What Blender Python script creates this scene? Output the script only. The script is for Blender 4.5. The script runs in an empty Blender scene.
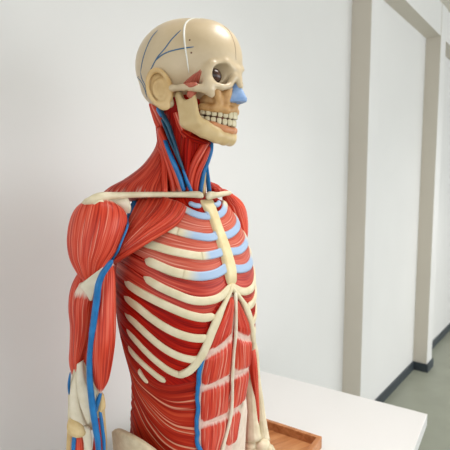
import bpy, math, random
import numpy as np
from mathutils import Vector
from mathutils.bvhtree import BVHTree

# ------------------------------------------------------------ camera, light, exposure
SC = bpy.context.scene
COL = SC.collection
CAM_H, PITCH, FPX = 1.42, math.radians(5.4), 444.0
cam_data = bpy.data.cameras.new('camera')
cam_data.sensor_width = 36.0
cam_data.lens = 36.0 * FPX / 450.0
cam_data.clip_start = 0.02
cam_data.dof.use_dof = True
cam_data.dof.focus_distance = 0.76
cam_data.dof.aperture_fstop = 8.0
cam = bpy.data.objects.new('camera', cam_data)
cam.location = (0, 0, CAM_H)
cam.rotation_euler = (math.radians(90) - PITCH, 0, 0)
COL.objects.link(cam)
SC.camera = cam
SC.view_settings.view_transform = 'Standard'
SC.view_settings.look = 'None'
SC.view_settings.gamma = 1.0
SC.view_settings.use_curve_mapping = False
SC.view_settings.exposure = 0.55

world = bpy.data.worlds.new('world'); SC.world = world
world.use_nodes = True
bg = world.node_tree.nodes['Background']
bg.inputs[0].default_value = (0.94, 0.975, 1.0, 1)
bg.inputs[1].default_value = 1.12

def area(name, loc, target, size, size_y, power, color):
    l = bpy.data.lights.new(name, 'AREA'); l.shape = 'RECTANGLE'
    l.size = size; l.size_y = size_y; l.energy = power; l.color = color
    if name.startswith('ceiling'): l.spread = 1.75      # beam narrowed to keep added light off the upper wall
    o = bpy.data.objects.new(name, l); o.location = loc
    d = Vector(target) - Vector(loc)
    o.rotation_euler = d.to_track_quat('-Z', 'Y').to_euler()
    COL.objects.link(o); return o
area('ceiling_light_panel', (0.55, 0.85, 2.62), (0.55, 0.85, 0), 0.6, 0.6, 5.5, (1.0, 0.985, 0.96))
area('ceiling_light_panel', (-0.2, -1.2, 2.62), (-0.2, -1.2, 0), 1.2, 0.6, 8, (1.0, 0.98, 0.96))
area('ceiling_light_panel', (2.6, 2.6, 2.62), (2.6, 2.6, 0), 1.2, 0.6, 12, (1.0, 0.98, 0.95))
area('wall_fill_light', (4.2, 0.2, 1.5), (0.5, 1.9, 1.1), 4.0, 1.6, 42, (0.93, 0.975, 1.0))  # added unseen fill lamp, placed to light the wall evenly

# ------------------------------------------------------------ geometry helpers
def vadd(a, b, s=1.0): return Vector(a) + Vector(b) * s
CAMP = Vector((0, 0, CAM_H))
def ray(px, py):
    a = (px - 225) / FPX; b = (225 - py) / FPX
    return Vector((a, math.cos(PITCH) + b * math.sin(PITCH), -math.sin(PITCH) + b * math.cos(PITCH)))
def at(px, py, Y):
    r = ray(px, py); return CAMP + r * (Y / r.y)
def atz(px, py, z):
    r = ray(px, py); return CAMP + r * ((z - CAM_H) / r.z)

O = Vector((-0.08, 0.85, 0.0))
ANG = math.radians(45)
F = Vector((math.sin(ANG), -math.cos(ANG), 0)); L = Vector((math.cos(ANG), math.sin(ANG), 0))
def body(l, f, z): return O + L * l + F * f + Vector((0, 0, z))
def mirror_pt(p):
    d = (p - O).dot(L); return p - L * (2 * d)

def srgb(r, g, b):
    return tuple(((c / 255) / 12.92 if c / 255 <= 0.04045 else ((c / 255 + 0.055) / 1.055) ** 2.4) for c in (r, g, b)) + (1,)

# ------------------------------------------------------------ materials
def base_mat(name, rough=0.5, spec=0.5, coat=0.0):
    m = bpy.data.materials.new(name); m.use_nodes = True
    b = m.node_tree.nodes['Principled BSDF']
    b.inputs['Roughness'].default_value = rough
    b.inputs['Specular IOR Level'].default_value = spec
    b.inputs['Coat Weight'].default_value = coat
    b.inputs['Coat Roughness'].default_value = 0.25
    return m, m.node_tree, b
def N(nt, kind, **kw):
    n = nt.nodes.new(kind)
    for k, v in kw.items(): setattr(n, k, v)
    return n
def ramp(nt, stops):
    r = N(nt, 'ShaderNodeValToRGB'); cr = r.color_ramp
    while len(cr.elements) < len(stops): cr.elements.new(0.5)
    for e, (p, c) in zip(cr.elements, stops): e.position = p; e.color = c
    return r
def noisy_mat(name, c1, c2, scale=30, rough=0.5, bump=0.0, spec=0.5, coat=0.0, detail=4, bscale=None):
    m, nt, b = base_mat(name, rough, spec, coat)
    tc = N(nt, 'ShaderNodeTexCoord')
    no = N(nt, 'ShaderNodeTexNoise'); no.inputs['Scale'].default_value = scale; no.inputs['Detail'].default_value = detail
    nt.links.new(tc.outputs['Object'], no.inputs['Vector'])
    r = ramp(nt, [(0.3, c1), (0.7, c2)])
    nt.links.new(no.outputs['Fac'], r.inputs['Fac']); nt.links.new(r.outputs['Color'], b.inputs['Base Color'])
    if bump:
        n2 = N(nt, 'ShaderNodeTexNoise'); n2.inputs['Scale'].default_value = bscale or scale * 3
        nt.links.new(tc.outputs['Object'], n2.inputs['Vector'])
        bp = N(nt, 'ShaderNodeBump'); bp.inputs['Strength'].default_value = bump; bp.inputs['Distance'].default_value = 0.002
        nt.links.new(n2.outputs['Fac'], bp.inputs['Height']); nt.links.new(bp.outputs['Normal'], b.inputs['Normal'])
    return m
def muscle_mat(name, dark, mid, light, streak, streak_at=0.64, fine=330, rough=0.42, bump=0.55, along=7, white=(228, 208, 190), spec=0.28, coat=0.07):
    m, nt, b = base_mat(name, rough, spec, coat)
    uv = N(nt, 'ShaderNodeUVMap')
    def noise(sx, sy, det=2.0):
        mp = N(nt, 'ShaderNodeMapping'); mp.inputs['Scale'].default_value = (sx, sy, 1)
        no = N(nt, 'ShaderNodeTexNoise'); no.inputs['Scale'].default_value = 1.0; no.inputs['Detail'].default_value = det
        nt.links.new(uv.outputs['UV'], mp.inputs['Vector']); nt.links.new(mp.outputs['Vector'], no.inputs['Vector'])
        return no
    a = noise(along, fine); c = noise(along * 1.4, fine * 0.42); d = noise(along * 0.9, fine * 0.75, 1.0)
    mx = N(nt, 'ShaderNodeMath', operation='ADD'); mx.use_clamp = False
    h1 = N(nt, 'ShaderNodeMath', operation='MULTIPLY'); h1.inputs[1].default_value = 0.55
    h2 = N(nt, 'ShaderNodeMath', operation='MULTIPLY'); h2.inputs[1].default_value = 0.45
    nt.links.new(a.outputs['Fac'], h1.inputs[0]); nt.links.new(c.outputs['Fac'], h2.inputs[0])
    nt.links.new(h1.outputs[0], mx.inputs[0]); nt.links.new(h2.outputs[0], mx.inputs[1])
    r = ramp(nt, [(0.36, srgb(*dark)), (0.50, srgb(*mid)), (0.64, srgb(*light))])
    nt.links.new(mx.outputs[0], r.inputs['Fac'])
    st = ramp(nt, [(streak_at, (0, 0, 0, 1)), (streak_at + 0.07, (1, 1, 1, 1))])
    nt.links.new(d.outputs['Fac'], st.inputs['Fac'])
    m1 = N(nt, 'ShaderNodeMix', data_type='RGBA')
    sc = N(nt, 'ShaderNodeMath', operation='MULTIPLY'); sc.inputs[1].default_value = 0.65
    nt.links.new(st.outputs['Color'], sc.inputs[0]); nt.links.new(sc.outputs[0], m1.inputs[0])
    nt.links.new(r.outputs['Color'], m1.inputs[6]); m1.inputs[7].default_value = srgb(*streak)
    # painted tendon ends
    at_ = N(nt, 'ShaderNodeAttribute'); at_.attribute_name = 'tendon'
    e = noise(along * 2, fine * 0.6, 2.0)
    s1 = N(nt, 'ShaderNodeMath', operation='MULTIPLY_ADD'); s1.inputs[1].default_value = 0.8; s1.inputs[2].default_value = -0.40
    nt.links.new(e.outputs['Fac'], s1.inputs[0])
    s2 = N(nt, 'ShaderNodeMath', operation='ADD'); nt.links.new(at_.outputs['Fac'], s2.inputs[0]); nt.links.new(s1.outputs[0], s2.inputs[1])
    tr = ramp(nt, [(0.38, (0, 0, 0, 1)), (0.72, (1, 1, 1, 1))]); nt.links.new(s2.outputs[0], tr.inputs['Fac'])
    m2 = N(nt, 'ShaderNodeMix', data_type='RGBA'); nt.links.new(tr.outputs['Color'], m2.inputs[0])
    nt.links.new(m1.outputs[2], m2.inputs[6]); m2.inputs[7].default_value = srgb(*white)
    nt.links.new(m2.outputs[2], b.inputs['Base Color'])
    bp = N(nt, 'ShaderNodeBump'); bp.inputs['Strength'].default_value = bump; bp.inputs['Distance'].default_value = 0.0016
    nt.links.new(mx.outputs[0], bp.inputs['Height']); nt.links.new(bp.outputs['Normal'], b.inputs['Normal'])
    return m

M = {}
M['muscle'] = muscle_mat('muscle_red', (130, 18, 8), (182, 48, 30), (206, 88, 66), (226, 142, 118))
M['muscle_arm'] = muscle_mat('muscle_arm', (146, 26, 12), (204, 60, 36), (222, 104, 80), (234, 160, 138), streak_at=0.64, fine=340)
M['muscle_pink'] = muscle_mat('muscle_pink', (172, 62, 46), (194, 88, 68), (206, 114, 94), (224, 160, 142), streak_at=0.58, fine=420)
M['muscle_deep'] = muscle_mat('muscle_deep', (104, 3, 1), (160, 14, 4), (190, 40, 16), (204, 88, 50), streak_at=0.68, fine=340, spec=0.12, coat=0.0, rough=0.5)
M['muscle_oblique'] = muscle_mat('muscle_oblique', (112, 8, 2), (166, 34, 14), (194, 68, 40), (230, 172, 140), streak_at=0.60, fine=250, along=4, spec=0.14, coat=0.0, rough=0.5)
M['muscle_rectus'] = muscle_mat('muscle_rectus', (160, 28, 16), (202, 58, 38), (214, 90, 66), (228, 160, 138), streak_at=0.57, fine=300, white=(224, 186, 172))
M['muscle_neck'] = muscle_mat('muscle_neck', (124, 18, 8), (190, 56, 36), (212, 96, 72), (224, 146, 122), fine=320)
M['bone'] = noisy_mat('bone_cream', srgb(206, 192, 158), srgb(226, 214, 186), 45, 0.42, 0.15)
M['rib'] = noisy_mat('rib_cream', srgb(210, 196, 160), srgb(228, 216, 186), 40, 0.42, 0.12)
M['sternum'] = noisy_mat('sternum_yellow', srgb(214, 192, 142), srgb(230, 212, 168), 50, 0.5, 0.3)
M['cranium'] = noisy_mat('cranium_cream', srgb(192, 170, 136), srgb(210, 190, 158), 18, 0.33, 0.05, coat=0.15)
M['jaw'] = noisy_mat('jaw_cream', srgb(200, 172, 122), srgb(218, 194, 148), 22, 0.38, 0.08)
M['ochre'] = noisy_mat('ochre_bone', srgb(176, 126, 70), srgb(208, 166, 112), 60, 0.45, 0.2)
M['ear'] = noisy_mat('ear_tan', srgb(196, 160, 106), srgb(218, 188, 138), 30, 0.4, 0.05)
M['condyle'] = noisy_mat('condyle_yellow', srgb(206, 174, 118), srgb(224, 200, 152), 60, 0.5, 0.3)
M['cartilage'] = noisy_mat('cartilage_blue', srgb(148, 172, 204), srgb(168, 190, 216), 60, 0.42, 0.1)
def cart_mat():
    m, nt, b = base_mat('cartilage_paint', 0.42, 0.5)
    a = N(nt, 'ShaderNodeAttribute'); a.attribute_name = 'tendon'
    mx = N(nt, 'ShaderNodeMix', data_type='RGBA'); nt.links.new(a.outputs['Fac'], mx.inputs[0])
    mx.inputs[6].default_value = srgb(158, 181, 210); mx.inputs[7].default_value = srgb(219, 206, 173)
    nt.links.new(mx.outputs[2], b.inputs['Base Color']); return m
M['cart_fade'] = cart_mat()
M['nose'] = noisy_mat('nose_blue', srgb(112, 146, 196), srgb(150, 176, 212), 90, 0.4, 0.1)
M['vein'] = noisy_mat('vein_blue', srgb(10, 98, 160), srgb(22, 120, 184), 60, 0.35, 0.1)
M['vein_dark'] = noisy_mat('vein_teal', srgb(14, 62, 88), srgb(24, 84, 112), 60, 0.4, 0.1)
M['vein_paint'] = noisy_mat('vein_paint', srgb(60, 98, 134), srgb(80, 116, 148), 60, 0.5)
M['tendon'] = noisy_mat('tendon_white', srgb(216, 204, 178), srgb(230, 220, 200), 60, 0.42, 0.1)
M['aponeurosis'] = noisy_mat('aponeurosis_cream', srgb(216, 196, 176), srgb(232, 216, 200), 60, 0.5, 0.1)
M['seam_white'] = noisy_mat('seam_white', srgb(222, 220, 210), srgb(236, 234, 226), 60, 0.4)
M['seam_grey'] = noisy_mat('seam_grey', srgb(176, 152, 128), srgb(188, 164, 140), 60, 0.5)
M['tooth'] = noisy_mat('tooth_ivory', srgb(204, 190, 152), srgb(222, 210, 178), 60, 0.25)
M['gum'] = noisy_mat('gum_orange', srgb(190, 122, 78), srgb(212, 150, 106), 60, 0.4, 0.1)
M['temporal'] = muscle_mat('temporal_red', (160, 78, 60), (186, 100, 80), (200, 122, 100), (210, 150, 128), fine=200)
M['eye'] = noisy_mat('eye_dark', srgb(24, 12, 8), srgb(80, 46, 32), 90, 0.25, coat=0.1)
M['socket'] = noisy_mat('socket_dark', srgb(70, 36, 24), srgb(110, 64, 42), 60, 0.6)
M['screw'] = noisy_mat('screw_brown', srgb(96, 60, 40), srgb(120, 80, 56), 60, 0.5)
M['hip'] = noisy_mat('hip_bone', srgb(196, 178, 146), srgb(212, 196, 166), 120, 0.55, 0.25)
M['wall'] = noisy_mat('wall_paint', srgb(216, 215, 213), srgb(220, 219, 217), 2, 0.6, 0.03, spec=0.3)
M['pillar'] = noisy_mat('pillar_side_shade', srgb(200, 193, 180), srgb(204, 197, 184), 2, 0.6, spec=0.3)  # shading of pillar sides and beam soffit put into a darker beige
M['ceiling'] = noisy_mat('ceiling_paint', srgb(214, 208, 196), srgb(218, 212, 200), 2, 0.8, spec=0.2)
M['floor'] = noisy_mat('floor_vinyl', srgb(134, 137, 124), srgb(142, 145, 132), 6, 0.4, spec=0.4)
M['baseboard'] = noisy_mat('baseboard_dark', srgb(44, 52, 58), srgb(54, 62, 68), 6, 0.5)
M['table'] = noisy_mat('table_laminate', srgb(220, 218, 217), srgb(223, 221, 220), 4, 0.4, spec=0.4)
M['metal'] = noisy_mat('leg_paint', srgb(180, 180, 180), srgb(190, 190, 190), 10, 0.4)

def wood_mat():
    m, nt, b = base_mat('tray_wood', 0.42, 0.4)
    tc = N(nt, 'ShaderNodeTexCoord'); mp = N(nt, 'ShaderNodeMapping'); mp.inputs['Rotation'].default_value = (0, 0, math.radians(-33))
    mp2 = N(nt, 'ShaderNodeMapping'); mp2.inputs['Scale'].default_value = (6, 70, 70)
    no = N(nt, 'ShaderNodeTexNoise'); no.inputs['Scale'].default_value = 1; no.inputs['Detail'].default_value = 5; no.inputs['Distortion'].default_value = 0.6
    nt.links.new(tc.outputs['Object'], mp.inputs['Vector']); nt.links.new(mp.outputs['Vector'], mp2.inputs['Vector']); nt.links.new(mp2.outputs['Vector'], no.inputs['Vector'])
    r = ramp(nt, [(0.3, srgb(158, 98, 56)), (0.55, srgb(188, 126, 80)), (0.75, srgb(204, 146, 98))])
    nt.links.new(no.outputs['Fac'], r.inputs['Fac']); nt.links.new(r.outputs['Color'], b.inputs['Base Color'])
    return m
M['wood'] = wood_mat()

# ------------------------------------------------------------ object builders
ROOT_LOC = Vector((O.x, O.y, 0.75))
root = bpy.data.objects.new('anatomical_torso_model', None)
root.empty_display_size = 0.1; root.location = ROOT_LOC; COL.objects.link(root)
root['label'] = 'painted anatomy torso with skull, red muscles, cream ribs and blue veins on white table'
root['category'] = 'anatomical model'

def mk(name, verts, faces, mat, parent=root, uv=None, attr=None, smooth=True, loc=None, closed=True):
    """verts in world space; kept relative to the root when parented under the model"""
    off = ROOT_LOC if parent is not None else (loc or Vector((0, 0, 0)))
    if closed:        # outward winding from the signed volume
        A_ = np.array([tuple(v) for v in verts]); A_ = A_ - A_.mean(0); vol = 0.0
        tri = np.array([(f[0], f[i], f[i + 1]) for f in faces for i in range(1, len(f) - 1)])
        vol = np.einsum('ij,ij->i', A_[tri[:, 0]], np.cross(A_[tri[:, 1]], A_[tri[:, 2]])).sum()
        if vol < 0: faces = [tuple(reversed(tuple(f))) for f in faces]
    me = bpy.data.meshes.new(name)
    me.from_pydata([tuple(Vector(v) - off) for v in verts], [], [tuple(f) for f in faces])
    if smooth: me.polygons.foreach_set('use_smooth', [True] * len(me.polygons))
    if uv is not None:
        ul = me.uv_layers.new(name='UVMap')
        idx = np.zeros(len(me.loops), dtype=np.int32); me.loops.foreach_get('vertex_index', idx)
        ul.data.foreach_set('uv', np.asarray(uv, dtype=np.float32)[idx].ravel())
    if attr is not None:
        a = me.attributes.new('tendon', 'FLOAT', 'POINT'); a.data.foreach_set('value', np.asarray(attr, dtype=np.float32))
    me.materials.append(mat); me.update()
    o = bpy.data.objects.new(name, me); COL.objects.link(o)
    if parent is not None: o.parent = parent
    else: o.location = off
    return o
def bvh_of(objs):
    V = []; P = []
    for o in objs:
        b = len(V); off = ROOT_LOC
        V += [v.co + off for v in o.data.vertices]
        P += [[b + i for i in p.vertices] for p in o.data.polygons]
    return BVHTree.FromPolygons(V, P)
def cast(bvh, px, py):
    r = ray(px, py).normalized()
    h = bvh.ray_cast(CAMP, r)
    if h[0] is not None: return h[0], h[1]
    # just outside the outline: take the surface point nearest to the line of sight
    t = 0.8
    for _ in range(8):
        q = CAMP + r * t; n = bvh.find_nearest(q); t = (n[0] - CAMP).dot(r)
    return n[0], n[1]
def catmull(pts, n):
    P = np.array(pts, dtype=float)
    if len(P) == 2: return [P[0] + (P[1] - P[0]) * t for t in np.linspace(0, 1, n)]
    seg = np.linalg.norm(np.diff(P[:, :2], axis=0), axis=1); s = np.concatenate([[0], np.cumsum(np.maximum(seg, 1e-6))])
    Q = np.vstack([2 * P[0] - P[1], P, 2 * P[-1] - P[-2]]); out = []
    for t in np.linspace(0, s[-1], n):
        i = min(int(np.searchsorted(s, t, side='right')) - 1, len(P) - 2); i = max(i, 0)
        u = (t - s[i]) / (s[i + 1] - s[i])
        a, b, c, d = Q[i], Q[i + 1], Q[i + 2], Q[i + 3]
        out.append(0.5 * ((2 * b) + (c - a) * u + (2 * a - 5 * b + 4 * c - d) * u * u + (3 * b - 3 * c + d - a) * u ** 3))
    return out
def grid_faces(nu, nv, closed_v=False):
    fs = []
    for i in range(nu - 1):
        for j in range(nv if closed_v else nv - 1):
            k = (j + 1) % nv
            fs.append((i * nv + j, i * nv + k, (i + 1) * nv + k, (i + 1) * nv + j))
    return fs
def mirror_mesh(o, name, parent=root):
    me = o.data.copy(); c = bpy.data.objects.new(name, me); COL.objects.link(c); c.parent = parent
    for v in me.vertices: v.co = mirror_pt(v.co + ROOT_LOC) - ROOT_LOC
    me.flip_normals(); me.update()
    return c

def tube3(name, pts, radii, mat, parent=root, ns=14, flat=1.0, flat_dir=None, round_ends=True, uvk=None, groove=0.0, seed=0, tend=None, loc=None, n=None):
    """swept tube through 3D points; flat<1 squashes it along flat_dir"""
    n = n or max(12, 6 * len(pts))
    P = catmull([tuple(p) + (r,) for p, r in zip(pts, radii)], n)
    C = [Vector(p[:3]) for p in P]; R = [max(p[3], 1e-4) for p in P]
    rnd = random.Random(seed); ph = [rnd.uniform(0, 6.28) for _ in range(4)]
    V = []; UV = []; A = []; s = 0; prev = None; rm = max(R)
    for i, c in enumerate(C):
        T = (C[min(i + 1, n - 1)] - C[max(i - 1, 0)]).normalized()
        ref = flat_dir if flat_dir is not None else (prev if prev is not None else (Vector((0, 1, 0)) if abs(T.y) < 0.9 else Vector((1, 0, 0))))
        nn = (ref - T * ref.dot(T)).normalized(); bb = T.cross(nn); prev = nn
        if i: s += (c - C[i - 1]).length
        r = R[i]; t = i / (n - 1)
        if round_ends:
            e = min(i, n - 1 - i)
            r *= (0.35, 0.75, 0.93)[e] if e < 3 else 1
        for j in range(ns):
            a = 2 * math.pi * j / ns
            g = 1 + groove * (math.sin(7 * a + ph[0]) + math.sin(11 * a + ph[1]) + 0.7 * math.sin(17 * a + ph[2]))
            V.append(c + bb * (r * g * math.cos(a)) + nn * (r * g * flat * math.sin(a)))
            UV.append((s, abs(a - math.pi) * rm * 1.0)); A.append(tend(t, a) if tend else 0.0)
    fs = grid_faces(n, ns, True)
    V.append(C[0]); UV.append((0, 0)); A.append(tend(0, 0) if tend else 0); V.append(C[-1]); UV.append((s, 0)); A.append(tend(1, 0) if tend else 0)
    b0 = len(V) - 2
    for j in range(ns):
        fs.append((b0, (j + 1) % ns, j)); fs.append((b0 + 1, (n - 1) * ns + j, (n - 1) * ns + (j + 1) % ns))
    return mk(name, V, fs, mat, parent, UV, A, loc=loc)

def ribbon(name, bvh, path, w, mat, thick=0.004, lift=0.0025, parent=root, n=None, ns=12, toward=0.0, tend=None, round_ends=True, power=1.0, groove=0.0, sink=0.0):
    """a band lying on a surface: path in photograph coordinates, widths in its pixels, sizes in metres"""
    ws = w if isinstance(w, (list, tuple)) else [w] * len(path)
    n = n or max(14, int(sum(math.dist(path[i], path[i + 1]) for i in range(len(path) - 1)) / 2.2))
    P = catmull([(p[0], p[1], ww) for p, ww in zip(path, ws)], n)
    H = [cast(bvh, p[0], p[1]) for p in P]
    C = [h[0] for h in H]; NN = [h[1].copy() for h in H]
    for _ in range(2):      # smooth normals along the band
        NN = [(NN[max(i - 1, 0)] + NN[i] * 2 + NN[min(i + 1, n - 1)]).normalized() for i in range(n)]
    C = [c + nrm * (lift - sink * max(0, (i / (n - 1) - 0.80) / 0.20) ** 1.5) + (CAMP - c).normalized() * toward for i, (c, nrm) in enumerate(zip(C, NN))]
    V = []; UV = []; A = []; s = 0
    for i, c in enumerate(C):
        T = (C[min(i + 1, n - 1)] - C[max(i - 1, 0)]).normalized()
        nn = (NN[i] - T * NN[i].dot(T)).normalized(); bb = T.cross(nn)
        if i: s += (c - C[i - 1]).length
        hw = 0.5 * P[i][2] * (c - CAMP).length / FPX; th = thick
        if round_ends:
            e = min(i, n - 1 - i); k = (0.35, 0.78, 0.95)[e] if e < 3 else 1; hw *= k; th *= k
        for j in range(ns):
            a = 2 * math.pi * j / ns; ca, sa = math.cos(a), math.sin(a)
            ca = math.copysign(abs(ca) ** power, ca); sa = math.copysign(abs(sa) ** power, sa)
            V.append(c + bb * (hw * ca) + nn * (th * sa)); UV.append((s, hw * ca)); A.append(tend(i / (n - 1), ca) if tend else 0)
    fs = grid_faces(n, ns, True)
    V.append(C[0]); V.append(C[-1]); UV += [(0, 0), (s, 0)]; A += [tend(0, 0) if tend else 0, tend(1, 0) if tend else 0]; b0 = len(V) - 2
    for j in range(ns):
        fs.append((b0, (j + 1) % ns, j)); fs.append((b0 + 1, (n - 1) * ns + j, (n - 1) * ns + (j + 1) % ns))
    return mk(name, V, fs, mat, parent, UV, A)

def sheet(name, bvh, rows, mat, h=0.004, nu=36, nv=24, parent=root, toward=None, tend=None, base=-0.0015, groove=0.0006, seed=1, edge=0.14, lift=0.0):
    """a muscle lying on a surface: rows are fibre lines in photograph coordinates; edges sink into the surface"""
    cols = [catmull(r, nu) for r in rows]
    G = [[None] * nv for _ in range(nu)]
    rnd = random.Random(seed); ph = [rnd.uniform(0, 6.28) for _ in range(6)]
    for i in range(nu):
        line = catmull([c[i] for c in cols], nv) if len(cols) > 2 else [cols[0][i] + (cols[1][i] - cols[0][i]) * t for t in np.linspace(0, 1, nv)]
        for j in range(nv): G[i][j] = line[j]
    V = []; UV = []; A = []
    pts = [[cast(bvh, G[i][j][0], G[i][j][1]) for j in range(nv)] for i in range(nu)]
    wid = np.mean([sum((pts[i][j + 1][0] - pts[i][j][0]).length for j in range(nv - 1)) for i in range(nu)])
    s = 0
    for i in range(nu):
        u = i / (nu - 1)
        if i: s += (pts[i][nv // 2][0] - pts[i - 1][nv // 2][0]).length
        for j in range(nv):
            v = j / (nv - 1); p, nrm = pts[i][j]
            e = min(u, 1 - u, v, 1 - v) / edge
            k = 0.0 if e <= 0 else (1 - (1 - min(e, 1)) ** 2)
            g = groove * k * (math.sin(31 * v + ph[0]) + math.sin(53 * v + ph[1] + 2 * u) + math.sin(83 * v + ph[2]))
            q = p + nrm * (base + (h - base) * k + g + lift)
            if toward: q += (CAMP - p).normalized() * toward(u, v)
            V.append(q); UV.append((s, v * wid)); A.append(tend(u, v) if tend else 0)
    o = mk(name, V, grid_faces(nu, nv), mat, parent, UV, A, closed=False)
    # outward-facing normals
    me = o.data
    avg = sum((me.polygons[k].normal.dot((CAMP - (V[me.polygons[k].vertices[0]])).normalized()) for k in range(0, len(me.polygons), 7)))
    if avg < 0: me.flip_normals()
    return o

def lofted(name, rows, mat, parent=root, nu=30, ns=48, groove=0.018, tend=None, seed=3, power=1.0, uvs=1.0):
    """a muscle belly: rows = (left x, left y, right x, right y, distance, depth/width ratio)"""
    P = catmull([tuple(r) for r in rows], nu)
    rnd = random.Random(seed); ph = [rnd.uniform(0, 6.28) for _ in range(5)]
    V = []; UV = []; A = []; s = 0; prevc = None
    cs = [(at(r[0], r[1], r[4]) + at(r[2], r[3], r[4])) / 2 for r in P]
    rm = max((at(r[0], r[1], r[4]) - at(r[2], r[3], r[4])).length / 2 for r in P)
    for i, r in enumerate(P):
        PL = at(r[0], r[1], r[4]); PR = at(r[2], r[3], r[4]); c = cs[i]; a_ = (PR - PL) / 2
        T = (cs[min(i + 1, nu - 1)] - cs[max(i - 1, 0)]).normalized()
        dirn = a_.cross(T).normalized()
        if dirn.y < 0: dirn = -dirn
        b_ = dirn * a_.length * r[5]
        if prevc is not None: s += (c - prevc).length
        prevc = c
        for j in range(ns):
            th = 2 * math.pi * j / ns
            g = 1 + groove * (math.sin(9 * th + ph[0]) + math.sin(15 * th + ph[1]) + 0.8 * math.sin(23 * th + ph[2]))
            V.append(c + (a_ * math.cos(th) + b_ * math.sin(th)) * g)
            UV.append((s * uvs, abs(th - math.pi) * rm)); A.append(tend(i / (nu - 1), th) if tend else 0)
    fs = grid_faces(nu, ns, True)
    V.append(cs[0]); V.append(cs[-1]); UV += [(0, 0), (s, 0)]; A += [tend(0, 0) if tend else 0, tend(1, 0) if tend else 0]; b0 = len(V) - 2
    for j in range(ns):
        fs.append((b0, (j + 1) % ns, j)); fs.append((b0 + 1, (nu - 1) * ns + j, (nu - 1) * ns + (j + 1) % ns))
    o = mk(name, V, fs, mat, parent, UV, A)
    return o

def box(name, c, hx, hy, hz, ex, ey, mat, parent=None, bevel=0.0, loc=None):
    """oriented box: centre c, half sizes along ex, ey and up"""
    ez = Vector((0, 0, 1)); V = []
    for z in (-1, 1):
        for x, y in ((-1, -1), (1, -1), (1, 1), (-1, 1)): V.append(c + ex * (hx * x) + ey * (hy * y) + ez * (hz * z))
    F_ = [(0, 3, 2, 1), (4, 5, 6, 7), (0, 1, 5, 4), (1, 2, 6, 5), (2, 3, 7, 6), (3, 0, 4, 7)]
    o = mk(name, V, F_, mat, None, smooth=False, loc=loc if loc is not None else Vector((c.x, c.y, c.z - hz)))
    if parent is not None:
        o.parent = parent; o.location = o.location - parent.location
    if bevel:
        b = o.modifiers.new('bevel', 'BEVEL'); b.width = bevel; b.segments = 3
    return o

# ------------------------------------------------------------ implicit surfaces
def surf_net(fn, lo, hi, step):
    ax = [np.arange(lo[i], hi[i] + step, step) for i in range(3)]
    X, Y, Z = np.meshgrid(*ax, indexing='ij'); D = fn(X, Y, Z)
    S = D < 0
    nx, ny, nz = D.shape
    acc = np.zeros((nx - 1, ny - 1, nz - 1, 3)); cnt = np.zeros((nx - 1, ny - 1, nz - 1))
    cor = [(i, j, k) for i in (0, 1) for j in (0, 1) for k in (0, 1)]
    def sub(A, c): return A[c[0]:nx - 1 + c[0], c[1]:ny - 1 + c[1], c[2]:nz - 1 + c[2]]
    for a in cor:
        for d in range(3):
            if a[d]: continue
            b = list(a); b[d] = 1; b = tuple(b)
            da, db = sub(D, a), sub(D, b); m = (da < 0) != (db < 0)
            t = np.where(m, da / np.where(m, da - db, 1), 0)
            for q in range(3):
                acc[..., q] += np.where(m, a[q] + (t if q == d else 0), 0)
            cnt += m
    act = cnt > 0; idx = -np.ones(act.shape, dtype=int); idx[act] = np.arange(act.sum())
    I, J, K = np.nonzero(act)
    p = acc[act] / cnt[act][:, None]
    V = np.stack([ax[0][0] + (I + p[:, 0]) * step, ax[1][0] + (J + p[:, 1]) * step, ax[2][0] + (K + p[:, 2]) * step], 1)
    Fs = []
    for d in range(3):
        sl0 = [slice(1, -1)] * 3; sl1 = [slice(1, -1)] * 3
        sl0[d] = slice(0, -1); sl1[d] = slice(1, None)
        A_ = S[tuple(sl0)]; B_ = S[tuple(sl1)]; m = A_ != B_
        I, J, K = np.nonzero(m); fl = A_[m]
        g = [I, J, K]; base_ = [g[q] + (0 if q == d else 1) for q in range(3)]
        e1, e2 = [(1, 2), (2, 0), (0, 1)][d]
        def cell(o1, o2):
            c = [b.copy() for b in base_]; c[e1] = c[e1] - o1; c[e2] = c[e2] - o2
            return idx[c[0], c[1], c[2]]
        q4 = np.stack([cell(0, 0), cell(1, 0), cell(1, 1), cell(0, 1)], 1)
        q4[~fl] = q4[~fl][:, ::-1]
        Fs.append(q4)
    return V, np.vstack(Fs)
def ell(X, Y, Z, c, r):
    x, y, z = (X - c[0]), (Y - c[1]), (Z - c[2])
    k0 = np.sqrt((x / r[0]) ** 2 + (y / r[1]) ** 2 + (z / r[2]) ** 2); k1 = np.sqrt((x / r[0] ** 2) ** 2 + (y / r[1] ** 2) ** 2 + (z / r[2] ** 2) ** 2)
    return k0 * (k0 - 1) / np.maximum(k1, 1e-6)
def cap(X, Y, Z, a, b, ra, rb=None):
    rb = ra if rb is None else rb
    ba = np.array(b, float) - np.array(a, float)
    px, py, pz = X - a[0], Y - a[1], Z - a[2]
    h = np.clip((px * ba[0] + py * ba[1] + pz * ba[2]) / (ba @ ba), 0, 1)
    return np.sqrt((px - h * ba[0]) ** 2 + (py - h * ba[1]) ** 2 + (pz - h * ba[2]) ** 2) - (ra + (rb - ra) * h)
def chain(X, Y, Z, pts, k=0.3):
    d = None
    for a, b in zip(pts[:-1], pts[1:]):
        e = cap(X, Y, Z, a[:3], b[:3], a[3], b[3]); d = e if d is None else smin(d, e, k)
    return d
def rbox(X, Y, Z, c, h, r):
    x, y, z = abs(X - c[0]) - h[0] + r, abs(Y - c[1]) - h[1] + r, abs(Z - c[2]) - h[2] + r
    return np.sqrt(np.maximum(x, 0) ** 2 + np.maximum(y, 0) ** 2 + np.maximum(z, 0) ** 2) + np.minimum(np.maximum(x, np.maximum(y, z)), 0) - r
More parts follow.
